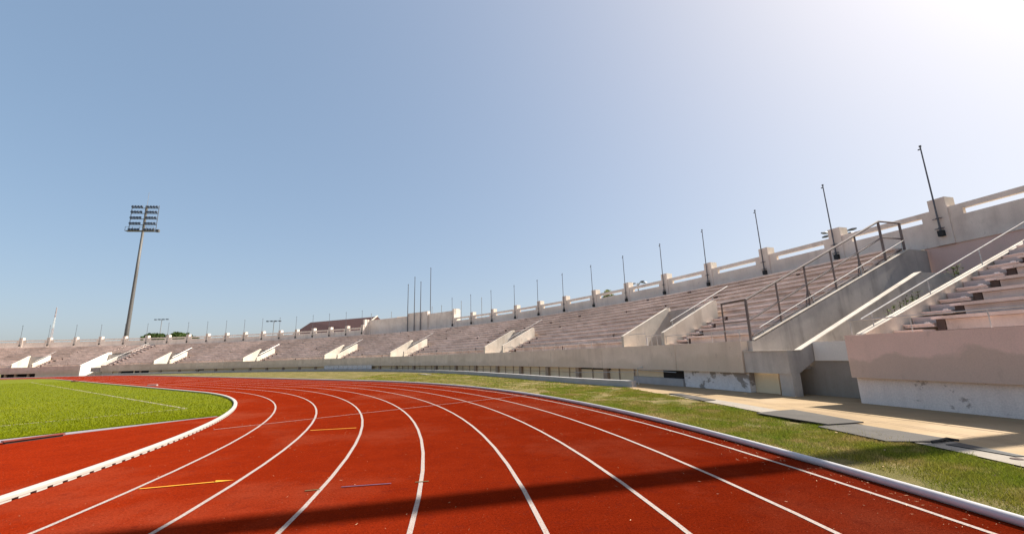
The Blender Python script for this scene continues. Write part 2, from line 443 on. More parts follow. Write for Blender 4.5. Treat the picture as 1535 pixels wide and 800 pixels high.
# lower wall under the fascia
mb = MB(); mb.pbox(TH0, BIG[0][0]+.07, RF+.15, RF+.6, -.02, .697, .6); o = mb.build('base_wall', 'whitewall', gs); o['label'] = 'white painted base wall with worn paint'
mb = MB(); mb.pbox(BIG[0][1]+.06, 18.45, RF+.18, RF+.6, -.02, .697, .6); o = mb.build('base_wall', 'peel', gs); o['label'] = 'base wall of peeling white plaster'
mb = MB(); mb.pbox(18.46, 88.3, RF+.34, RF+.5, -.02, .698, 1); o = mb.build('recess_wall', 'tan', gs); o['label'] = 'tan wall set back under the front band'
for q in ((88.3, 89.6, .12), (92.3, 97.0, .03), (100.9, TH1, .03)):
    mb = MB(); mb.pbox(q[0], q[1], RF+q[2], RF+.6, -.02, .697); mb.build('base_wall', 'fascia', gs)
mb = MB(); mb.pbox(97.0, 100.9, RF+.9, RF+1.1, -.02, .94); mb.build('recess_wall', 'dark', gs)
for t in (97.9, 99.2, 100.2):
    mb = MB(); mb.pbox(t-.1, t+.1, RF+.3, RF+.6, -.02, .697); mb.build('column', 'column', gs)
# columns under the band
for t in [22.5, 24.45, 26.95, 29.5, 32.05, 34.65, 37.2, 40.0, 43.2]+[45.9+2.594*k for k in range(17)]:
    mb = MB(); mb.pbox(t-.12, t+.12, RF+.14, RF+.42, -.02, .697, .3); mb.build('column', 'column', gs)
# thin window bars between the columns
mb = MB()
for t in np.arange(20.9, 47, .86):
    mb.pbox(t-.018, t+.018, RF+.28, RF+.31, 0, .697, .3)
mb.pbox(24.6, 47, RF+.285, RF+.305, .36, .385)
mb.build('window_bars', 'column', gs)
# dark panels painting the unlit inside of door-like openings under the band
def dark_panel(name, t0, t1, z0, z1, r=RF+.325):
    mb = MB(); mb.pbox(t0, t1, r-.02, r+.01, z0, z1); return mb.build(name, 'dark', gs)
for q in ((18.5, 19.45, .30, .69), (22.3, 24.3, .60, .69), (83.8, 85.6, .2, .69), (85.8, 87.6, .2, .69), (76.2, 77.4, .5, .69)): dark_panel('opening_shade', *q)
mb = MB(); mb.pbox(18.47, 20.8, RF+.1, RF+.32, -.02, .33, .4); mb.build('low_wall', 'kerbwall', gs)

# seating: blocks of bench rows
def row_spans(i, a, b):
    r = RR+DR*i; sp = [[a, b]]
    if r < 94.4:
        for c in VOM:
            if a < c < b:
                L = sp.pop(); sp += [[L[0], c-HW-.62], [c+HW+.08, L[1]]]
    return sp
seg_edges = [TH0, BIG[0][0]-.1, BIG[0][1]+.1, 26.3, 39.0, 51.1, 62.9, 75.8, BIG[1][0]-.12, BIG[1][1]+.1, 103.0, TH1]
pairs = [(seg_edges[0], 12.96), (seg_edges[2], seg_edges[3]), (seg_edges[3], seg_edges[4]), (seg_edges[4], seg_edges[5]), (seg_edges[5], seg_edges[6]),
         (seg_edges[6], seg_edges[7]), (seg_edges[7], seg_edges[8]-.9), (seg_edges[9], seg_edges[10]), (seg_edges[10], seg_edges[11])]
def bench(mb, t0, t1, i, spec=ROWS):
    NR, DR, DZ, ZR, RR = spec
    r = RR+DR*i; z = ZR+DZ*i
    n = max(1, int(round((t1-t0)/2.3))); cuts = np.linspace(t0, t1, n+1)
    for k in range(n):
        j = random.uniform(-.008, .008); k0 = random.choice([.1, .16, .2]) if random.random() < .11 else 0
        mb.pbox(cuts[k]+.004, cuts[k+1]-.004, r-.09+random.uniform(-.014, .014), r+DR-.02, z+DZ-.085+j, z+DZ+j, .8)          # slab
        mb.pbox(cuts[k]+.002, cuts[k+1]-.002-k0, r+.045+random.uniform(-.01, .01), r+.14, z-.0, z+DZ-.09+j, .8)                # riser
for (a, b) in pairs:
    base = None
    mb = MB(); mb.polar(a, b, [(RR+.16, 1.5), (RB-.1, 1.5), (RB-.1, ZR+DZ*NR-.1), (RR+.16+DR*NR-.16, ZR+DZ*NR-.1)] if False else
                        [(RR+.3, 1.2), (RB-.05, 1.2), (RB-.05, 5.55), (RR+DR*NR-.2, 5.55)], 1.0)
    # sloping support under the rows, cut where an entrance opens
    inner = [c for c in VOM if a < c < b]
    mb = MB()
    if a < 5:
        mb.polar(a, b, [(93.2, 1.2), (RB-.05, 1.2), (RB-.05, 5.5), (RB-.5, 5.5), (93.2, 1.66)], 1.0)
        m2 = MB(); m2.pbox(a, BIG[0][0]-.09, RF+1.01, 93.0, 1.40, 1.52); m2.build('front_floor', 'seat', gs)
    elif inner:
        c = inner[0]
        for t0, t1 in ((a, c-HW-.02), (c+HW+.02, b)):
            mb.polar(t0, t1, [(RR+.2, 1.2), (RB-.05, 1.2), (RB-.05, 5.5), (RB-.6, 5.5), (RR+.2, 1.62)], 1.0)
        mb.polar(c-HW-.02, c+HW+.02, [(94.62, 1.0), (RB-.05, 1.0), (RB-.05, 5.5), (RB-.6, 5.5), (94.62, 2.8)], 1.0)
    else:
        mb.polar(a, b, [(RR+.2, 1.2), (RB-.05, 1.2), (RB-.05, 5.5), (RB-.6, 5.5), (RR+.2, 1.62)], 1.0)
    blk = mb.build('seating_block', 'aisle', gs)
    spec = ROWS_NEAR if a < 5 else ROWS
    for i in range(spec[0]):
        for (t0, t1) in row_spans(i, a, b):
            mb = MB(); bench(mb, t0, t1, i, spec); mb.build('bench_row', 'seat', blk)
mb = MB(); 
for (a, b) in pairs[1:]: mb.pbox(a, b, RR+DR*NR-.02, RB+.02, 5.6, ZR+DZ*NR-.02)
mb.build('back_walk', 'aisle', gs)

def aisle(th_hi, width, spec, nrow, name='aisle_steps'):
    """half-height steps beside an entrance wall, with dark boxes painting the shade of hollow bench ends"""
    NR, DR, DZ, ZR, RR = spec
    mb = MB(); t0 = th_hi-width
    for i in range(nrow):
        r = RR+DR*i; z = ZR+DZ*i
        mb.pbox(t0+.16, th_hi, r-.42, r+.02, z-.05, z+.03)
        mb.pbox(t0+.16, th_hi, r-.46, r-.40, z-.005, z+.035)
        mb.pbox(t0+.16, th_hi, r+.0, r+DR, z+.10, z+.20)
        mb.pbox(t0+.16, th_hi, r-.05, r+.36, z+.165, z+.20)
        mb.pbox(t0+.19, th_hi, r+.36, r+DR+.2, z+.20, z+DZ)
        mb.pbox(t0-.02, t0+.17, r-.03, r+DR-.04, z+DZ-.07, z+DZ-.005)   # bench end slab
    o = mb.build(name, 'aisle', gs)
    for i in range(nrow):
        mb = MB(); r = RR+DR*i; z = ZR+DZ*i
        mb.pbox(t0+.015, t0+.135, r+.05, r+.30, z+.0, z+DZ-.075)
        mb.build('bench_end_shade', 'darkbox', gs)  # dark box paints the shade inside the hollow row end
        if nrow < 12:
            mb = MB(); mb.pbox(t0+.21, t0+.27, r-.06, r+.03, z+.201, z+.235, .5); mb.build('step_mark', 'panel', gs)

# small entrances
for c in VOM:
    near = c < 40
    for s, th in ((1, c+HW), (-1, c-HW)):
        mb = MB(); mb.radial(th, .22, [(RF+.12, 1.0), (94.62, 1.0), (94.62, 4.06), (94.45, 4.06), (RF+.12, 2.46)])
        w = mb.build('entrance_wall', 'entrance', gs)
    mb = MB()
    r = 94.5
    mb.pbox(c-HW+.06, c-.42, r, r+.14, 1.0, 3.86, .5); mb.pbox(c+.42, c+HW-.06, r, r+.14, 1.0, 3.86, .5); mb.pbox(c-.42, c+.42, r, r+.14, 2.95, 3.86, .5)
    mb.build('entrance_back_wall', 'stairgrey', gs)
    mb = MB(); mb.pbox(c-.44, c+.44, r+.145, r+.16, 1.0, 3.0); mb.build('doorway_shade', 'dark', gs)  # dark sheet behind the gap paints the unlit inside
    mb = MB(); mb.pbox(c-HW+.06, c+HW-.06, RF+.4, r, .99, 1.1); mb.build('entrance_floor', 'stairgrey', gs)
    aisle(c-HW-.08, .60, ROWS, 4)
    # short step beside the left wall
    mb = MB(); mb.pbox(c+HW+.10, c+HW+.42, RF+.45, RR-.02, 1.52, 1.98); mb.build('end_step', 'aisle', gs)

# wide stair gaps ------------------------------------------------------------
def stair_profile(r0, z0, r1, z1, n):
    pts = [(r0, z0)]
    for k in range(n):
        r = r0+(r1-r0)*k/n; z = z0+(z1-z0)*(k+1)/n
        pts += [(r, z)]
        pts += [(r0+(r1-r0)*(k+1)/n, z)]
    return pts
def wide_stair(tr, tl, stair_t0, stair_t1, mirrored):
    # two flank walls
    for th, nm in ((tl, 'stair_wall'), (tr, 'stair_wall')):
        mb = MB()
        if th == tl and not mirrored: prof = [(RF+.62, 0), (RB-.02, 0), (RB-.02, 5.78), (100.95, 5.78), (91.55, 1.86), (RF+.33, 1.86), (RF+.33, .75), (RF+.62, .75)]
        elif th == tl: prof = [(RF+.02, 0), (RB-.02, 0), (RB-.02, 4.42), (96.62, 4.42), (91.4, 2.12), (RF+.02, 2.0)]
        else: prof = [(RF+.4, 0), (RB-.02, 0), (RB-.02, 5.85), (102, 5.85), (91.45, 1.88), (RF+.4, 1.86)]
        mb.radial(th, .24, prof); w = mb.build(nm, 'wing' if mirrored else ('stairgrey' if th == tl else 'entrance'), gs)
        mb = MB(); mb.radial(th, .27, [(91.5, 1.875), (prof[3][0], prof[3][1]+.012), (prof[3][0], prof[3][1]+.05), (91.5, 1.915)])
        mb.build('wall_cap', 'entrance', w)
    # stringer and steps
    th = stair_t0 if not mirrored else stair_t1
    mb = MB(); mb.radial(th, .22, [(RF+.305, .72), (RF+.42, .72), (93.3, 1.72), (93.3, .4), (RB-.3, .4), (RB-.3, 4.3), (98.2, 4.3), (91.7, 1.46), (RF+.305, 1.46)])
    w = mb.build('stair_stringer', 'stairgrey', gs)
    mb = MB(); mb.radial(th, .26, [(RF+.335, 1.463), (91.7, 1.463), (98.2, 4.303), (98.2, 4.335), (91.68, 1.495), (RF+.335, 1.495)])
    mb.build('stringer_cap', 'entrance', w)
    a, b = stair_t0+.06, stair_t1-.06
    mb = MB(); prof = [(91.5, .84), (91.5, .95)]+stair_profile(93.4, .95, 99.6, 3.7, 17)+[(RB-.05, 3.7), (RB-.05, 3.4), (99.6, 3.4), (93.8, .84)]
    mb.polar(a, b, prof, .6); mb.build('stair_steps', 'stairgrey', gs)
    # landing front beam
    a2, b2 = (stair_t0-.075, tl+.05) if not mirrored else (a, b)
    mb = MB(); mb.pbox(a2, b2, RF+.06, RF+.30, .72, 1.46, .4); mb.build('landing_wall', 'stairgrey', gs)
    mb = MB(); mb.pbox(a2, b2, RF+.04, RF+.33, 1.462, 1.495, .4); mb.build('landing_cap', 'entrance', gs)
wide_stair(BIG[0][0], BIG[0][1], 15.10, 16.10, False)
wide_stair(BIG[1][0], BIG[1][1], 89.82, 91.0, True)
mb = MB(); mb.pbox(15.025, 15.33, RF+.10, RF+.45, -.02, .718, .2); mb.build('stair_pillar', 'stairgrey', gs)
mb = MB(); mb.pbox(15.55, 16.2, RF+.42, RF+.6, -.02, .72, .3); mb.build('recess_wall', 'tan', gs)
mb = MB(); mb.pbox(15.34, 15.55, RF+.5, RF+.6, -.02, .72, .3); mb.build('recess_door', 'column', gs)
mb = MB(); mb.pbox(13.74, 15.5, 92.25, 92.4, -.02, 1.12, .3); o = mb.build('passage_wall', 'passage', gs)
mb = MB(); mb.pbox(13.74, 15.01, 92.2, 92.5, 1.122, 1.74, .3); mb.build('header_beam', 'wing', gs)
mb = MB(); mb.polar(13.74, 15.01, [(92.55, .3), (RB-.1, .3), (RB-.1, 2.9), (98.4, 2.9), (92.55, .5)], .4); mb.build('ramp_floor', 'stairgrey', gs)
mb = MB(); mb.polar(89.9, 89.99, [(RF+3.9, 0), (RF+4.0, 0), (RF+4.0, 1.3), (RF+3.9, 1.3)]); mb.build('passage_wall', 'stairgrey', gs)
mb = MB(); mb.polar(89.75, 92.14, [(96.5, 0), (RB-.06, 0), (RB-.06, 5.55), (101.3, 5.55), (97.3, 4.0), (96.5, 4.0)]); lb = mb.build('landing_block', 'stairgrey', gs)
for i in range(7, NR):
    mb = MB(); bench(mb, 89.76, 92.22, i); mb.build('bench_row', 'seat', lb)
for tr, tl in BIG:
    mb = MB(); mb.pbox(tr, tl, RB+.05, RB+.3, 3.2, 6.2); mb.build('stair_back_wall', 'fascia_pink' if tr < 20 else 'wall', gs)
mb = MB(); mb.pbox(13.9, 15.2, RB-.02, RB+.045, 3.5, 4.6, .4); mb.build('stair_back_panel', 'tan', gs)
# aisle steps along the near block
aisle(BIG[0][0]-.09, .61, ROWS_NEAR, 11); aisle(BIG[1][0]-.10, .85, ROWS, NR)

# parapet, piers, beams
def parapet(t0, t1):
    mb = MB(); mb.pbox(t0, t1, RB, RB+.2, 5.86, 7.04); return mb.build('parapet_wall', 'wall', gs)
parapet(TH0, 47.0); parapet(60.25, TH1)
for lst in (PIER, PIER_L):
    for k, t in enumerate(lst):
        mb = MB(); mb.pbox(t-.19, t+.17, RB-.06, RB+.55, 5.86, 8.0, .4); mb.build('pier', 'wall', gs)
        if k+1 < len(lst):
            t2 = lst[k+1]
            mb = MB(); mb.pbox(t+.17, t2-.19, RB+.005, RB+.195, 7.29, 7.52)
            mb.pbox(t+.17, t+.38, RB+.005, RB+.195, 7.041, 7.289); mb.pbox(t2-.46, t2-.19, RB+.005, RB+.195, 7.041, 7.289)
            mb.build('parapet_beam', 'wall', gs)
# tall solid block in the middle
mb = MB(); mb.pbox(47.05, 60.2, 103.3, 103.6, 5.6, 8.85)
mb.pbox(46.95, 47.18, RB+.21, 103.3, 5.6, 8.95); mb.pbox(60.02, 60.26, RB+.56, 103.3, 5.6, 8.95)
mb.build('tall_wall', 'wall', gs)
mb = MB(); mb.pbox(51.3, 54.2, 103.1, 103.65, 5.6, 9.3); mb.build('raised_panel', 'wall', gs)
mb = MB(); mb.pbox(47.2, 60.0, RB-.02, 103.3, 5.5, 5.88); mb.build('back_walk', 'aisle', gs)
mb = MB(); mb.pbox(60.02, 60.26, RB+.15, RB+.56, 7.5, 8.95); mb.pbox(46.95, 47.18, RB+.15, RB+.56, 8.001, 8.95); mb.build('wall_return', 'wall', gs)

# ------------------------------------------------------------------ fascia rail and thin handrails
def rail_along(name, t0, t1, label, group='thin rails along the front of the stand', z=2.28):
    o = thing(name, PP((t0+t1)/2, RF+.2, 1.87), label, 'railing', group)
    n = max(2, int((t1-t0)/.35))
    mb = MB(); mb.tube([PP(t0+(t1-t0)*i/n, RF+.2, z) for i in range(n+1)], .016, 6); mb.build('rail', 'galv', o)
    k = max(2, int(round((t1-t0)/.95)))
    mb = None
    for i in range(k+1):
        t = t0+.03+(t1-t0-.06)*i/k
        m = MB(); m.tube([PP(t, RF+.2, 1.86), PP(t, RF+.2, z)], .013, 6); m.build('post', 'galv', o)
rail_along('front_rail', 4.0, 13.72, 'thin steel rail on the near right front wall beside the wide stair')
names = ['between the wide stair and the nearest small entrance', 'left of the nearest small entrance', 'left of the second small entrance',
         'between entrances below the tall poles and below the brown roof', 'left of the entrance below the brown roof', 'between entrances below the crossbar post and below the treetops', 'between the last small entrance and the far left wide stair', 'at the far left corner of the stand']
spans = [(16.3, 19.1), (21.35, 31.2), (33.5, 44.6), (46.9, 55.3), (57.5, 68.2), (70.5, 81.0), (83.3, 89.6), (92.3, 97.5)]
for nme, (a, b) in zip(names, spans): rail_along('front_rail', a, b, 'thin steel front rail '+nme)

def slope_rail(name, th, r0, z0, r1, z1, label, posts, grp=None, lead=None, rr=.02):
    o = thing(name, PP(th, r0, z0-.45), label, 'handrail', grp)
    pts = ([lead] if lead else []) + [PP(th, r0+(r1-r0)*i/8, z0+(z1-z0)*i/8) for i in range(9)]
    mb = MB(); mb.tube(pts, rr, 6); mb.build('rail', 'galv', o)
    for q in posts:
        r = r0+(r1-r0)*q; z = z0+(z1-z0)*q
        m = MB(); m.tube([PP(th, r, z-.56), PP(th, r, z)], .016, 6); m.build('post', 'galv', o)
slope_rail('handrail', 16.12, 91.9, 2.36, 100.8, 6.22, 'thin pale handrail on the left wall of the near wide stair below the dark railing', (.02, .33, .66, .98), None, PP(16.30, 91.7, 2.36), .016)
slope_rail('handrail', 13.66, 91.6, 2.32, 100.6, 6.0, 'thin pale handrail above the right wall of the near wide stair', (.05, .33, .62, .9), None, None, .02)
vl = ['nearest small entrance', 'second small entrance left of the wide stair', 'small entrance below the four tall poles', 'small entrance below the brown roof', 'small entrance below the crossbar post left of the roof', 'small entrance below the green treetops', 'leftmost small entrance in view']
for c, nme in zip(VOM, vl):
    slope_rail('handrail', c-HW, 91.7, 3.0, 95.6, 4.85, 'thin handrail at the '+nme, (.03, .4, .72), 'handrails at the small entrances')
slope_rail('handrail', 89.72, 91.6, 2.5, 100.8, 6.3, 'double handrail rising beside the far left wide stair', (.05, .3, .55, .8, .97))
# gate rail across nearest entrance
g0 = thing('entrance_gate', PP(19.9, RF+.3, 1.87), 'short white rail and posts across the mouth of the nearest small entrance', 'gate')
m = MB(); m.tube([PP(21.1, RF+.35, 2.5), PP(20.2, RF+.35, 2.5)], .02, 6); m.build('rail', 'whitepipe', g0)
m = MB(); m.tube([PP(20.2, RF+.35, 2.36), PP(19.32, RF+.35, 2.36)], .016, 6); m.build('rail', 'galv', g0)
for t in (19.36, 19.62, 19.9): m = MB(); m.tube([PP(t, RF+.35, 1.6), PP(t, RF+.35, 2.36)], .014, 6); m.build('post', 'galv', g0)
m = MB(); m.tube([PP(20.12, RF+.35, 1.6), PP(20.14, RF+.35, 2.3)], .035, 6); m.build('post', 'whitepipe', g0)

# dark railing on the near wide stair
dr = thing('stair_railing', PP(16.18, 91.55, 1.9), 'tall dark steel railing with braces on the left wall of the near wide stair', 'railing')
def wt(r): return 1.88+(r-91.55)*.417
TH = 16.17; RS = [91.5, 93.1, 94.7, 96.3, 97.9, 99.55]
m = MB(); m.tube([PP(TH+.78, 91.5, 3.40), PP(TH, 91.5, 3.42), PP(TH, 99.6, 7.08), PP(TH, 100.9, 7.08)], .046, 8); m.build('top_rail', 'rail', dr)
m = MB(); m.tube([PP(TH+.78, 91.5, 2.62), PP(TH, 91.5, 2.62)], .024, 8); m.tube([PP(TH, 91.5, 2.62), PP(TH, 99.6, 6.32), PP(TH, 100.9, 6.32)], .036, 8); m.build('middle_rail', 'rail', dr)
m = MB(); m.tube([PP(TH, 91.55, 2.02), PP(TH, 100.9, 5.92)], .03, 8); m.build('bottom_rail', 'rail', dr)
for i, r in enumerate(RS+[100.9]):
    top = 3.42+(min(r, 99.6)-91.5)*.452
    m = MB(); m.tube([PP(TH, r, wt(r)-.02), PP(TH, r, top)], .052 if i in (0, 5, 6) else .036, 8); m.build('post', 'rail', dr)
for r in (94.7, 97.9):
    m = MB()
    for dd in (-.22, .22): m.tube([PP(TH, r+dd, wt(r+dd)), PP(TH, r, wt(r)+.78)], .022, 6)
    m.build('brace', 'rail', dr)
m = MB(); m.tube([PP(TH+.78, 91.5, 1.6), PP(TH+.78, 91.5, 3.40)], .034, 8); m.build('post', 'rail', dr)

# ------------------------------------------------------------------ kerb wall, panel fence
kw = thing('low_kerb_wall', PP(40, 89.6, 0), 'long low grey concrete kerb wall between the verge and the stand', 'wall')
KR = [(19.2, 89.25), (20.6, 88.8), (22.5, 88.5), (25, 88.4), (29, 88.6), (33, 89.1), (40, 89.7), (48, 90.1), (60, 90.3), (88, 90.4)]
def kr(t): return float(np.interp(t, [a for a, b in KR], [b for a, b in KR]))
mb = MB(); ths = np.arange(19.2, 88, .7)
mb.sweep([[PP(t, kr(t), -.03), PP(t, kr(t)+.24, -.03), PP(t, kr(t)+.24, .285), PP(t, kr(t)+.02, .285), PP(t, kr(t), .27)] for t in ths])
mb.build('kerb_body', 'kerbwall', kw)
ground_sheet('trench_bounce_floor', [PP(t, kr(t)+.2)[:2] for t in np.linspace(19.2, 88, 60)]+[PP(t, RF+.45)[:2] for t in np.linspace(88, 19.2, 60)], .002, 'walk', 'pale concrete strip added between the kerb wall and the stand to bounce light')  # pale sheet added to bounce light up under the front band
lp = thing('panel_fence', PP(53, RF-.2, 0), 'low white panel fence in front of the stand under the brown roof', 'fence')
for i in range(10):
    t = 49.3+.77*i
    m = MB(); m.pbox(t+.02, t+.75, RF-.22, RF-.19, .30, .82, .4); m.build('panel', 'panel', lp)
for i in range(11):
    t = 49.3+.77*i
    m = MB(); m.pbox(t-.015, t+.015, RF-.24, RF-.18, -.01, .84); m.build('post', 'galv', lp)
# slim bent pipe at kerb wall end
gp = thing('pipe_rail', PP(19.6, 89.9, 0), 'bent galvanised pipe rail beside the near end of the kerb wall', 'railing')
m = MB(); m.tube([PP(19.9, 90.4, 0), PP(19.9, 90.4, .78), PP(19.55, 90.3, .86)], .03, 8); m.build('post', 'galv', gp)
m = MB(); m.tube([PP(19.9, 90.4, .62), PP(24, 90.5, .42)], .016, 6); m.build('rail', 'galv', gp)
m = MB(); m.tube([PP(19.9, 90.4, .72), PP(18.6, 91.0, .62)], .016, 6); m.build('rail', 'galv', gp)

# ------------------------------------------------------------------ flagpoles on the piers
def make_flagpole():
    o = thing('flagpole', (0, 0, 0), 'x', 'flagpole', 'thin flagpoles on the parapet piers')
    m = MB(); m.tube([(0, 0, .0), (0, 0, .9), (0, 0, 4.1)], .042, 8, .026); local(m, 'pole', 'pole', o)
    m = MB(); m.box((.0, .02, -.08), .20, .20, .26); local(m, 'socket', 'black', o)
    for z in (.16, .62):
        m = MB(); m.box((-.05, .06, z), .36, .025, .03); m.tube([(0, 0, z-.02), (0, 0, z+.02)], .07, 8); local(m, 'bracket', 'pole', o)
    m = MB(); m.tube([(0, 0, 4.1), (0, 0, 4.13), (0, 0, 4.17)], .05, 8); m.box((-.06, 0, 4.0), .1, .04, .05); local(m, 'finial', 'pole', o)
    return o
words = ['first', 'second', 'third', 'fourth', 'fifth', 'sixth', 'seventh', 'eighth', 'ninth', 'tenth', 'eleventh', 'twelfth', 'thirteenth', 'fourteenth', 'fifteenth', 'sixteenth', 'seventeenth', 'eighteenth', 'nineteenth', 'twentieth']
fp = None
def put_pole(t, lab):
    global fp
    loc = PP(t, RB-.17, 6.46); rz = rad(t)-pi/2
    if fp is None:
        fp = make_flagpole(); fp.location = loc; fp.rotation_euler = (0, 0, rz); fp['label'] = lab
    else:
        o = copy_thing(fp, loc, rz, lab); o.rotation_euler = (rad(random.uniform(-.7, .7)), rad(random.uniform(-.7, .7)), rz)
vis = [t for t in PIER if t > 15]
spec = {0: 'tallest-looking flagpole on the pier nearest the right edge', len(vis)-1: 'flagpole on the right end of the tall pale wall block'}
for i, t in enumerate(vis):
    put_pole(t, spec.get(i, 'thin flagpole on the %s parapet pier from the right edge' % words[i]))
for i, t in enumerate(PIER_L):
    if t < 105: put_pole(t, 'flagpole at the left end of the tall pale wall block' if i == 0 else 'thin flagpole on the %s parapet pier left of the tall pale wall block' % words[i-1])
# four tall poles at the block
def tall(t, r, z0, z1, lab):
    o = thing('tall_flagpole', PP(t, r, z0), lab, 'flagpole', 'four tall poles at the pale wall block')
    m = MB(); m.tube([(0, 0, 0), (0, 0, (z1-z0)*.5), (0, 0, z1-z0)], .085, 8, .05); local(m, 'pole', 'pole', o)
    m = MB(); m.tube([(0, 0, z1-z0), (0, 0, z1-z0+.12)], .08, 8); local(m, 'finial', 'pole', o)
    m = MB(); m.box((0, 0, .05), .3, .3, .1); local(m, 'foot', 'pole', o)
tall(54.05, 102.9, 5.87, 14.35, 'leftmost and shortest-looking of the four tall poles at the wall block')
tall(53.08, 102.9, 5.87, 15.45, 'second tall pole from the left before the raised wall panel')
tall(52.18, 102.9, 5.87, 14.4, 'third tall pole from the left before the raised wall panel')
tall(51.42, 103.9, 0, 16.8, 'tallest of the four poles, rising behind the right end of the raised wall panel')

# ------------------------------------------------------------------ floodlight towers
def light_tower(loc, rz, lab):
    o = thing('floodlight_tower', loc, lab, 'floodlight tower', None, rz)
    m = MB(); m.tube([(0, 0, -.05), (0, 0, 10), (0, 0, 22), (0, 0, 32.6)], .46, 14, .25); local(m, 'mast', 'tower', o, True)
    m = MB(); m.tube([(0, 0, 32.6), (0, 0, 38.9)], .24, 10); local(m, 'mast_top', 'tower', o)
    m = MB()
    for z in (33.0, 34.5, 35.9, 37.3, 38.6): m.box((0, -.32, z-.42), 5.9, .12, .12)
    for x in (-2.92, 0, 2.92): m.box((x, -.32, 35.7), .09, .09, 6.3)
    m.box((0, -.75, 32.4), 6.2, 1.0, .08)
    for x in (-3.05, -1.5, 0, 1.5, 3.05): m.box((x, -1.2, 32.85), .05, .05, .9)
    m.box((0, -1.2, 33.3), 6.2, .05, .05); m.box((3.4, -.4, 32.6), .7, .5, .6)
    local(m, 'lamp_frame', 'tower', o)
    m = MB(); m.tube([(0, 0, 38.9), (0, 0, 42.3)], .035, 6); local(m, 'lightning_rod', 'palepole', o)
    for z in (33.0, 34.5, 35.9, 37.3, 38.6):
        for x in (-2.6, -1.97, -1.34, -.71, .71, 1.34, 1.97, 2.6):
            m = MB(); secs = []
            for yy, rr in ((-.30, .15), (-.45, .25), (-.70, .29), (-.74, .28)):
                secs.append([(x+rr*cos(2*pi*k/10), yy+.15*rr*sin(2*pi*k/10)*0, z+rr*sin(2*pi*k/10)-(abs(yy)-.3)*.35) for k in range(10)])
            m.sweep(secs); m.box((x, -.3, z-.26), .1, .1, .34)
            local(m, 'floodlight', 'lamp', o)
    return o
tw = light_tower((-86.81, 95.2, 0), .12, 'tall floodlight tower with five rows of lamps behind the far left stand')
t2 = copy_thing(tw, (23.35, 11.28, 0), -1.35, 'floodlight tower behind the near right stand, casting the dark band across the lanes')
t2.scale = (.92, .92, 1.2)

# ------------------------------------------------------------------ beyond the stand
def flood_post(loc, h, span, lab, rz=0):
    o = thing('floodlight_post', loc, lab, 'light post', 'small floodlight posts beyond the stand', rz)
    m = MB(); m.tube([(0, 0, 0), (0, 0, h)], .17, 8, .10); local(m, 'pole', 'palepole', o)
    m = MB(); m.box((0, 0, h), span, .1, .1); local(m, 'crossbar', 'palepole', o)
    for k in range(4):
        x = -span/2+span*k/3
        m = MB(); m.box((x, -.2, h-.1), span*.16, .5, .32); local(m, 'lamp_head', 'lamp', o)
flood_post((-124.98, 150, 0), 17.6, 4.2, 'slim floodlight post with a crossbar above the far left treetops')
flood_post((-73.6, 130, 0), 14.0, 3.8, 'slim floodlight post with a crossbar left of the brown roof')
def street_lamp(loc, h, arms, lab):
    o = thing('street_lamp', loc, lab, 'street lamp', 'multi-arm street lamps behind the parapet')
    m = MB(); m.tube([(0, 0, 0), (0, 0, h)], .10, 8, .06); local(m, 'pole', 'palepole', o)
    for a, L in arms:
        m = MB(); dx, dy = cos(a), sin(a)
        m.tube([(0, 0, h-.25), (dx*L*.5, dy*L*.5, h-.02), (dx*L, dy*L, h+.06)], .03, 6); local(m, 'arm', 'palepole', o)
        m = MB(); secs = []
        for u, w, hh in ((.0, .05, .04), (.12, .12, .07), (.35, .15, .09), (.58, .08, .05)):
            c = Vector((dx*(L+u-.1), dy*(L+u-.1), h+.06)); s = Vector((-dy, dx, 0))
            secs.append([tuple(c+s*w*cos(2*pi*k/8)+Vector((0, 0, hh*sin(2*pi*k/8)))) for k in range(8)])
        m.sweep(secs); local(m, 'lamp_head', 'lamp', o)
street_lamp((13.52, 45, 0), 8.85, [(.15, .55), (pi-.2, .55), (pi/2+.4, .5), (-pi/2+.4, .5)], 'four-armed street lamp beyond the sixth pier from the right')
street_lamp((23.3, 29, 0), 9.4, [(.1, .85), (pi+.1, .85), (pi/2+.3, .7), (-pi/2+.3, .7)], 'four-armed street lamp half hidden behind the second pier from the right')
wpos = [(-5.96, 80, 12.5), (-9.84, 80, 11.9), (-13.6, 80, 11.2), (-15.4, 80, 11.0), (-23.1, 80, 10.2), (-26.9, 80, 10.0)]
wl = ['slim grey pole beyond the parapet, rightmost of those behind the wall block', 'slim grey pole just right of the pale wall block', 'slim grey pole rising behind the right half of the wall block', 'short slim pole behind the wall block just right of its raised panel', 'slim grey pole behind the left half of the wall block', 'slim grey pole behind the left end of the wall block']
for (x, y, h), l in zip(wpos, wl):
    o = thing('slim_pole', (x, y, 0), l, 'pole', 'slim poles behind the stand')
    m = MB(); m.tube([(0, 0, 0), (0, 0, h)], .07, 6, .05); local(m, 'pole', 'palepole', o)
    m = MB(); m.tube([(0, 0, h), (0, 0, h+.1)], .08, 6); local(m, 'finial', 'palepole', o)
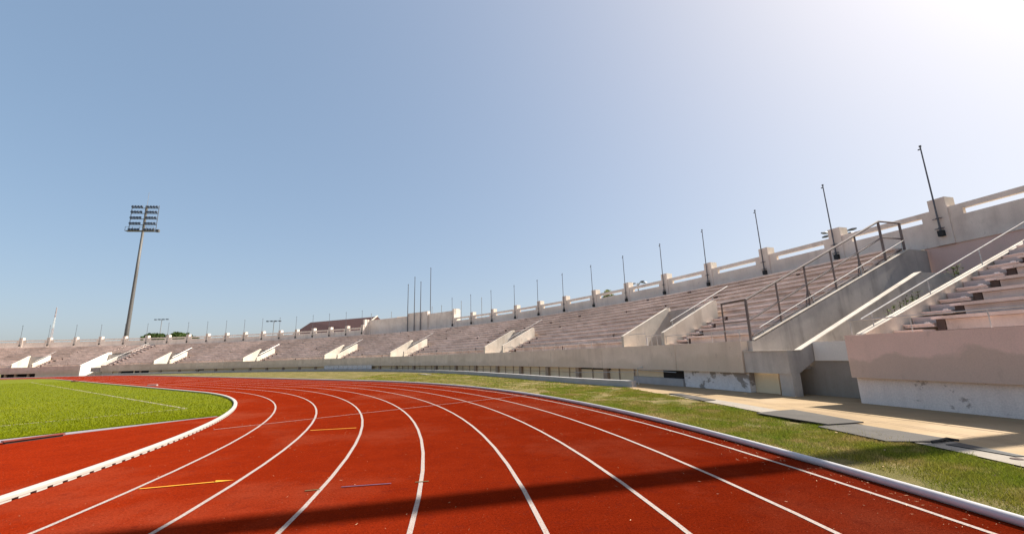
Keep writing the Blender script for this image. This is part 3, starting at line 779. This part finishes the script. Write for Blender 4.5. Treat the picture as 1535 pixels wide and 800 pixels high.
# lattice mast
lm = thing('lattice_mast', (-365, 335, 0), 'distant red and white lattice radio mast at the far left', 'mast')
for k in range(6):
    z0, z1 = k*8.2, (k+1)*8.2; m = MB()
    w0, w1 = 1.7*(1-k*.14), 1.7*(1-(k+1)*.14)
    for sx, sy in ((1, 1), (1, -1), (-1, -1), (-1, 1)):
        m.tube([(sx*w0/2, sy*w0/2, z0), (sx*w1/2, sy*w1/2, z1)], .09, 5)
    for j in range(3):
        za, zb = z0+(z1-z0)*j/3, z0+(z1-z0)*(j+1)/3; wa = w0+(w1-w0)*j/3; wb = w0+(w1-w0)*(j+1)/3
        m.tube([(-wa/2, -wa/2, za), (wb/2, -wb/2, zb)], .055, 4); m.tube([(wa/2, -wa/2, za), (wa/2, wb/2, zb)], .055, 4); m.tube([(wa/2, wa/2, za), (-wb/2, wb/2, zb)], .055, 4)
    local(m, 'mast_section', 'mastred_hazed' if k % 2 else 'mastwhite', lm)
# building with the brown roof
bd = thing('hall_building', (-40, 104, 0), 'hall with a long dark brown hipped roof behind the stand', 'building')
rl, rr_ = Vector((-52.0, 108.5, 11.3)), Vector((-29.6, 92.0, 10.7))
ax = (rr_-rl).normalized(); px = Vector((-ax.y, ax.x, 0))
eL, eR = rl-ax*2.6, rr_+ax*.15; W2 = 4.2; ze = 7.6
q = lambda p, s, z: (p.x+px.x*s, p.y+px.y*s, z)
m = MB(); m.add([tuple(rl), tuple(rr_), q(eL, -W2, ze), q(eR, -W2, ze), q(eR, W2, ze), q(eL, W2, ze), q(eL, -W2, ze-.25), q(eR, -W2, ze-.25), q(eR, W2, ze-.25), q(eL, W2, ze-.25)],
                 [(0, 2, 3, 1), (1, 4, 5, 0), (0, 5, 2), (1, 3, 4), (2, 6, 7, 3), (3, 7, 8, 4), (4, 8, 9, 5), (5, 9, 6, 2), (6, 9, 8, 7)])
m.build('roof', 'roofbrown', bd)
m = MB(); i_ = lambda p, s, k: q(p+ax*k, s, 0)[:2]
b4 = [i_(eL, -W2+.6, .6), i_(eR, -W2+.6, -.6), i_(eR, W2-.6, -.6), i_(eL, W2-.6, .6)]
m.prism([(*p, -.05) for p in b4], [(*p, ze-.26) for p in b4]); m.build('wall', 'cream', bd)
m = MB(); m.tube([tuple(rr_+Vector((0, 0, .12))), (eR.x-px.x*W2, eR.y-px.y*W2, ze+.12)], .16, 4); m.build('gable_trim', 'cream', bd)
b2 = thing('orange_roof_building', (-26, 98, 0), 'low building with an orange roof peeping over the pale wall block', 'building')
m = MB(); A = [(-30.5, 96), (-22, 90), (-17, 98), (-25.5, 104)]
m.prism([(*p, -.05) for p in A], [(*p, 9.6) for p in A]); m.build('wall', 'cream', b2)
m = MB(); ctr = (-23.8, 97); lo = [(ctr[0]+(x-ctr[0])*1.08, ctr[1]+(y-ctr[1])*1.08, 9.61) for x, y in A]; hi = [(-27, 98.5, 11.05), (-21, 95.5, 11.05)]
m.add(lo+hi, [(0, 1, 5, 4), (1, 2, 5), (2, 3, 4, 5), (3, 0, 4), (0, 3, 2, 1)]); m.build('roof', 'orange', b2)

# trees
def tree(loc, h, cr, leafmat, lab, n=2600, leaf=.35, grp=None, trunk=.25, squash=.75, blobs=9):
    o = thing('tree', loc, lab, 'tree', grp)
    m = MB(); m.tube([(0, 0, -.05), (.05, .03, h*.3), (-.04, .05, h*.55)], trunk, 8, trunk*.55)
    cl = []
    for k in range(blobs):
        a = 2*pi*k/blobs+random.uniform(-.4, .4); d = cr*random.uniform(.25, .72); z = h-cr*squash+random.uniform(-.55, .5)*cr*squash
        cl.append((cos(a)*d, sin(a)*d, z, cr*random.uniform(.32, .52)))
        m.tube([(0, 0, h*.5), (cos(a)*d*.5, sin(a)*d*.5, (z+h*.5)/2+.1), (cos(a)*d, sin(a)*d, z)], trunk*.35, 5, trunk*.1)
    cl.append((0, 0, h-cr*.45, cr*.45))
    local(m, 'trunk', 'bark', o)
    m = MB(); vs = []; fs = []
    for _ in range(n):
        bx, by, bz, br = random.choice(cl)
        v = Vector((random.gauss(0, 1), random.gauss(0, 1), random.gauss(0, 1))).normalized()*br*random.uniform(.35, 1.08)
        c = Vector((bx, by, bz))+Vector((v.x, v.y, v.z*.8))
        a = Vector((random.gauss(0, 1), random.gauss(0, 1), random.gauss(0, 1))).normalized(); b = a.orthogonal().normalized(); s = leaf*random.uniform(.6, 1.2)
        k = len(vs); vs += [tuple(c+a*s), tuple(c+b*s*.5), tuple(c-a*s), tuple(c-b*s*.5)]; fs.append((k, k+1, k+2, k+3))
    m.add(vs, fs); local(m, 'crown', leafmat, o)
tree((-118.6, 140, 0), 12.1, 3.1, 'leaf', 'leftmost green treetop above the far left parapet', 2200, .45)
tree((-114.6, 141, 0), 11.7, 2.4, 'leaf', 'small middle treetop between two others above the far left parapet', 1600, .4)
tree((-108.0, 136, 0), 12.1, 3.0, 'leaf', 'wide green treetop right of the slim floodlight post', 2200, .45)
tree((-103.8, 135, 0), 11.5, 2.9, 'leaf', 'rightmost green treetop above the far left parapet', 2200, .45)
tree((10.5, 46.3, 0), 8.55, .95, 'leaf_pale', 'small sparse pale-leaved tree behind the parapet between the fifth and sixth piers', 750, .13, None, .07, .85, 7)

# weeds growing in the ramp beside the near wide stair
def weed_patch(pts, n, lab):
    o = thing('weed_patch', pts[0], lab, 'weeds')
    m = MB(); vs = []; fs = []
    for _ in range(n):
        p = Vector(random.choice(pts))+Vector((random.gauss(0, .07), random.gauss(0, .07), random.uniform(0, .38)))
        a = Vector((random.gauss(0, 1), random.gauss(0, 1), random.gauss(0, .6))).normalized(); b = a.orthogonal().normalized(); s = random.uniform(.025, .06)
        k = len(vs); vs += [tuple(p+a*s), tuple(p+b*s*.5), tuple(p-a*s), tuple(p-b*s*.5)]; fs.append((k, k+1, k+2, k+3))
    m.add(vs, fs); m.build('leaves', 'weed', o)
    for p in pts:
        m = MB(); m.tube([(p[0]-.02, p[1], p[2]-1.15), (p[0]+.01, p[1]+.01, p[2]-.4), (p[0]+.03, p[1]+.02, p[2]+.36)], .008, 4); m.build('stem', 'bark', o)
def rz_(r): return 1.35+(min(r, 98.4)-92.6)*.457
weed_patch([PP(13.80, r, 1.74+(r-91.6)*.395) for r in np.linspace(93.0, 94.4, 6)], 130, 'green weeds growing along the inside of the right wall of the near wide stair')
weed_patch([PP(13.80, r, 1.85+(r-91.6)*.395) for r in (96.2, 96.4)], 60, 'small bright weed higher up inside the near wide stair')

# ------------------------------------------------------------------ small things on the ground
def quad_thing(name, P, z0, z1, mat, lab, cat, grp=None, curl=None):
    c = np.mean(np.array(P), axis=0)
    mb = MB(); mb.prism([(*p, z0) for p in P], [(*p, z1) for p in P])
    o = mb.build(name, mat); tag(o, lab, cat, grp); return o
quad_thing('rubber_mat', [(5.86, 13.75), (6.32, 13.95), (6.12, 16.3), (5.72, 16.4)], .011, .03, 'mat', 'far narrow grey rubber mat on the verge edge near the kerb wall end', 'mat', 'grey mats along the walkway edge')
quad_thing('rubber_mat', [(5.80, 10.72), (6.0, 9.8), (6.22, 8.92), (6.72, 9.0), (7.06, 9.08), (6.95, 11.12), (6.45, 10.98)], .034, .056, 'mat', 'middle grey rubber mat lying between verge and walkway', 'mat', 'grey mats along the walkway edge')
quad_thing('rubber_mat', [(5.97, 8.86), (6.06, 7.38), (6.75, 7.26), (7.14, 7.34), (6.84, 9.2)], .012, .03, 'mat', 'nearest grey rubber mat, overlapping the middle mat', 'mat', 'grey mats along the walkway edge')
mb = MB(); mb.tube([(6.62, 7.2, .035), (6.78, 7.22, .05), (7.0, 7.33, .055), (7.14, 7.29, .03)], .02, 6)
tag(mb.build('black_strip', 'black'), 'crumpled black rubber strip at the near end of the nearest mat', 'strip')
mb = MB(); P = [(6.72, 7.08), (7.02, 7.16), (6.98, 6.25), (6.86, 6.25)]; mb.prism([(*p, .012) for p in P], [(*p, .022) for p in P])
tag(mb.build('drain_cover', 'black'), 'narrow black drain cover beside the nearest mat', 'drain cover')
for (x, y), l in zip([(6.75, 6.15), (7.15, 6.3), (6.95, 5.75)], ['dark round drain cap nearest the verge', 'dark round drain cap farthest from the verge', 'dark round drain cap nearest the photo corner']):  # small round drain caps
    mb = MB(); mb.prism([(x+.07*cos(2*pi*k/12), y+.07*sin(2*pi*k/12), .011) for k in range(12)], [(x+.06*cos(2*pi*k/12), y+.06*sin(2*pi*k/12), .02) for k in range(12)])
    tag(mb.build('drain_cap', 'darkbox'), l, 'drain cap', 'drain caps on the gutter slab')
# red cover board by the infield
bo = thing('cover_board', (-10.8, 10.0, 0), 'red cover board with a dark open edge lying by the infield strip', 'board')
d = np.array([.36, .87]); d /= np.hypot(*d); n2 = np.array([d[1], -d[0]]); b0 = np.array([-10.93, 9.50])
P = [b0, b0+d*.98, b0+d*.98+n2*-.14, b0+n2*-.14]
mb = MB(); mb.prism([(*p, .045) for p in P], [(*p, .07) for p in P]); mb.build('lid', 'redboard', bo)
P2 = [b0+d*.03-n2*.02, b0+d*.95-n2*.02, b0+d*.95-n2*.12, b0+d*.03-n2*.12]
mb = MB(); mb.prism([(*p, .0) for p in P2], [(*p, .044) for p in P2]); mb.build('frame', 'black', bo)
# little white marker block and dark stone
mb = MB(); mb.box((-28.75, 34.5, .045), .62, .28, .09, .3); tag(mb.build('marker_block', 'kerbwhite'), 'small white marker block on the inside lane of the far bend', 'marker block')
mb = MB(); secs = [[(-49.6+rr*cos(2*pi*k/7)*(1+.2*sin(k*2.3)), 48.9+rr*.7*sin(2*pi*k/7), z) for k in range(7)] for z, rr in ((0, .34), (.09, .36), (.17, .22), (.2, .08))]
mb.sweep(secs); tag(mb.build('stone', 'stone'), 'dark lump lying on the white kerb at the far straight', 'stone')
mb = MB(); P = [PP(t, r)[:2] for t, r in ((35.5, 87.2), (36.6, 87.2), (36.6, 86.6), (35.5, 86.6))]
mb.prism([(*p, -.01) for p in P], [(*p, .07) for p in P]); tag(mb.build('concrete_slab', 'slab'), 'small pale concrete slab lying in the verge grass', 'slab')

# ------------------------------------------------------------------ grass blades and litter
def vnoise(q, seed, f):
    r = np.random.default_rng(seed); v = np.zeros(len(q))
    for k in range(7):
        a = r.uniform(0, 2*pi); ff = f*r.uniform(.6, 1.9); v += np.sin(ff*(q[:, 0]*cos(a)+q[:, 1]*sin(a))+r.uniform(0, 6.3))
    return v/7*1.9
def tri_mesh(name, V, mat, label, quad=False):
    k = 4 if quad else 3
    n = len(V)//k; me = bpy.data.meshes.new(name)
    me.vertices.add(len(V)); me.vertices.foreach_set('co', V.astype(np.float32).ravel())
    me.loops.add(len(V)); me.loops.foreach_set('vertex_index', np.arange(len(V), dtype=np.int32))
    me.polygons.add(n); me.polygons.foreach_set('loop_start', np.arange(0, len(V), k, dtype=np.int32))
    me.polygons.foreach_set('loop_total', np.full(n, k, dtype=np.int32))
    me.update(calc_edges=True); me.materials.append(M[mat])
    o = bpy.data.objects.new(name, me); COL.objects.link(o); return tag(o, label, 'grass' if 'grass' in name else 'litter', None, 'stuff')
def blades(q, h, w, lean=.6, z0=-.01):
    n = len(q); a = rng.uniform(0, 2*pi, n); hh = h*rng.uniform(.5, 1.25, n); ww = w*rng.uniform(.7, 1.3, n)
    la = rng.uniform(0, 2*pi, n); ll = hh*lean*rng.uniform(.2, 1.2, n)
    b = np.c_[q, np.full(n, z0)]; d = np.c_[np.cos(a), np.sin(a), np.zeros(n)]*ww[:, None]
    t = b+np.c_[np.cos(la)*ll, np.sin(la)*ll, hh]
    return np.stack([b-d, b+d, t], 1).reshape(-1, 3)
edge_np = np.array(edge)
def walk_x(y): return np.interp(-y, -edge_np[:, 1][::1], edge_np[:, 0][::1])
def verge_pts(n, y0, y1, x0, x1):
    q = np.c_[rng.uniform(x0, x1, n), rng.uniform(y0, y1, n)]
    sd, s = sdist(q); e = q-S; r = np.hypot(e[:, 0], e[:, 1]); th = np.degrees(np.arctan2(e[:, 1], e[:, 0]))
    krr = np.interp(th, [a for a, b in KR], [b for a, b in KR])
    wob = .06*np.sin(q[:, 1]*5.1)+.05*np.sin(q[:, 1]*11.7+1)+.08*np.sin(q[:, 1]*1.7)
    ok = (sd > RP+.05) & (r < krr-.04) & ((th > 19.3) | (q[:, 0] < walk_x(q[:, 1])+wob+.02))
    q = q[ok]
    dens = vnoise(q, 3, 1.6)+.5*vnoise(q, 4, 5)
    return q[rng.uniform(-.9, 1.0, len(q)) > dens*1.15-.05]
V = [blades(verge_pts(330000, 2.5, 11, 3.2, 7), .036, .0034, .9), blades(verge_pts(26000, 2.5, 16, 3.0, 7)[::2], .075, .0045, .8), blades(verge_pts(260000, 11, 21, 1, 6), .04, .005, .9),
     blades(verge_pts(170000, 21, 45, -14, 6), .05, .011, .9)]
# sprigs growing over the white pipe's foot and mat edges
tri_mesh('verge_grass', np.concatenate(V), 'verge_blades', 'thin worn grass growing on the verge beside the white pipe')
def inf_pts(n, smax):
    s = SD+.12+(smax-SD)*rng.uniform(0, 1, n)**2.6; t = rng.uniform(-8, R0, n)
    q = TC+s[:, None]*U+t[:, None]*N; sd, _ = sdist(q)
    return q[(sd < R0-.1)]
V = [blades(inf_pts(480000, 45), .045, .008, .8, 0)]
tri_mesh('infield_grass', np.concatenate(V), 'infield_blades', 'short bright green grass of the infield')
# straw and leaf litter on the track
def litter_pts(n, conc):
    if conc:
        a = rng.uniform(-.2, 1.2, n); r = RP-.06-np.abs(rng.normal(0, .35, n))
        return TC+np.c_[r*np.cos(a), r*np.sin(a)]
    a = rng.uniform(-.3, 1.1, n); r = R0+rng.uniform(.1, 10.2, n)**1.0
    return TC+np.c_[r*np.cos(a), r*np.sin(a)]
q = np.concatenate([litter_pts(2000, False), litter_pts(2600, True)])
d0 = np.hypot(q[:, 0], q[:, 1]); q = q[(d0 < 32)]; n = len(q)
a = rng.uniform(0, pi, n); L = rng.uniform(.003, .010, n)*rng.choice([1, 1, 2.2, 3.2], n); w = rng.uniform(.0012, .0032, n)
dx = np.c_[np.cos(a)*L, np.sin(a)*L, rng.uniform(-.003, .004, n)]; dy = np.c_[-np.sin(a)*w, np.cos(a)*w, rng.uniform(-.002, .002, n)]
c = np.c_[q, np.full(n, .012)]
tri_mesh('straw_litter', np.stack([c-dx, c+dy, c+dx, c-dy], 1).reshape(-1, 3), 'straw', 'pale straw and leaf bits scattered on the red track', True)
q = verge_pts(700, 2.5, 30, -3, 7); n = len(q); a = rng.uniform(0, pi, n); L = rng.uniform(.008, .032, n)
c = np.c_[q, rng.uniform(.015, .035, n)]; dx = np.c_[np.cos(a)*L, np.sin(a)*L, rng.uniform(-.01, .01, n)]; dy = np.c_[-np.sin(a)*L*.4, np.cos(a)*L*.4, rng.uniform(-.01, .01, n)]
tri_mesh('leaf_litter', np.stack([c-dx, c+dy, c+dx, c-dy], 1).reshape(-1, 3), 'straw', 'pale dry leaves scattered in the verge grass', True)

# ------------------------------------------------------------------ light, sky, camera
w = bpy.data.worlds.new('World'); scene.world = w; w.use_nodes = True
nt = w.node_tree; sky = nt.nodes.new('ShaderNodeTexSky'); sky.sky_type = 'NISHITA'; sky.sun_disc = False
az = atan2(SUN_AZ[0], SUN_AZ[1])                        # clockwise from +Y
sky.sun_elevation = rad(SUN_EL); sky.sun_rotation = az
sky.altitude = 0; sky.air_density = .7; sky.dust_density = 3.0; sky.ozone_density = 1.0
bg = nt.nodes['Background']; bg.inputs['Strength'].default_value = .15
gm = nt.nodes.new('ShaderNodeGamma'); gm.inputs['Gamma'].default_value = .44
hs = nt.nodes.new('ShaderNodeHueSaturation'); hs.inputs['Hue'].default_value = .495; hs.inputs['Saturation'].default_value = 1.6
nt.links.new(sky.outputs['Color'], gm.inputs['Color']); nt.links.new(gm.outputs['Color'], hs.inputs['Color']); nt.links.new(hs.outputs['Color'], bg.inputs['Color'])
sl = bpy.data.lights.new('sun', 'SUN'); sl.energy = 3.9; sl.angle = rad(.42); sl.color = (1, .93, .82)
so = bpy.data.objects.new('sun', sl); COL.objects.link(so)
dirv = Vector((SUN_AZ[0]*cos(rad(SUN_EL)), SUN_AZ[1]*cos(rad(SUN_EL)), sin(rad(SUN_EL))))
so.rotation_euler = dirv.to_track_quat('Z', 'Y').to_euler(); so.location = (40, 10, 60)

cam = bpy.data.cameras.new('camera'); co = bpy.data.objects.new('camera', cam); COL.objects.link(co)
pit, roll, h = 0.207036, -0.0275296, 1.55875
fw = Vector((0, cos(pit), sin(pit))); up = Vector((0, -sin(pit), cos(pit))); r = Vector((1, 0, 0))
r2 = r*cos(roll)+up*sin(roll); u2 = -r*sin(roll)+up*cos(roll)
co.matrix_world = Matrix(((r2.x, u2.x, -fw.x, 0), (r2.y, u2.y, -fw.y, 0), (r2.z, u2.z, -fw.z, h), (0, 0, 0, 1)))
cam.sensor_width = 36; cam.lens = 36*632.292/1535; cam.clip_start = .05; cam.clip_end = 8000
scene.camera = co
vs = scene.view_settings; vs.view_transform = 'Standard'; vs.look = 'None'; vs.exposure = 1.43; vs.gamma = 1
scene.render.film_transparent = False
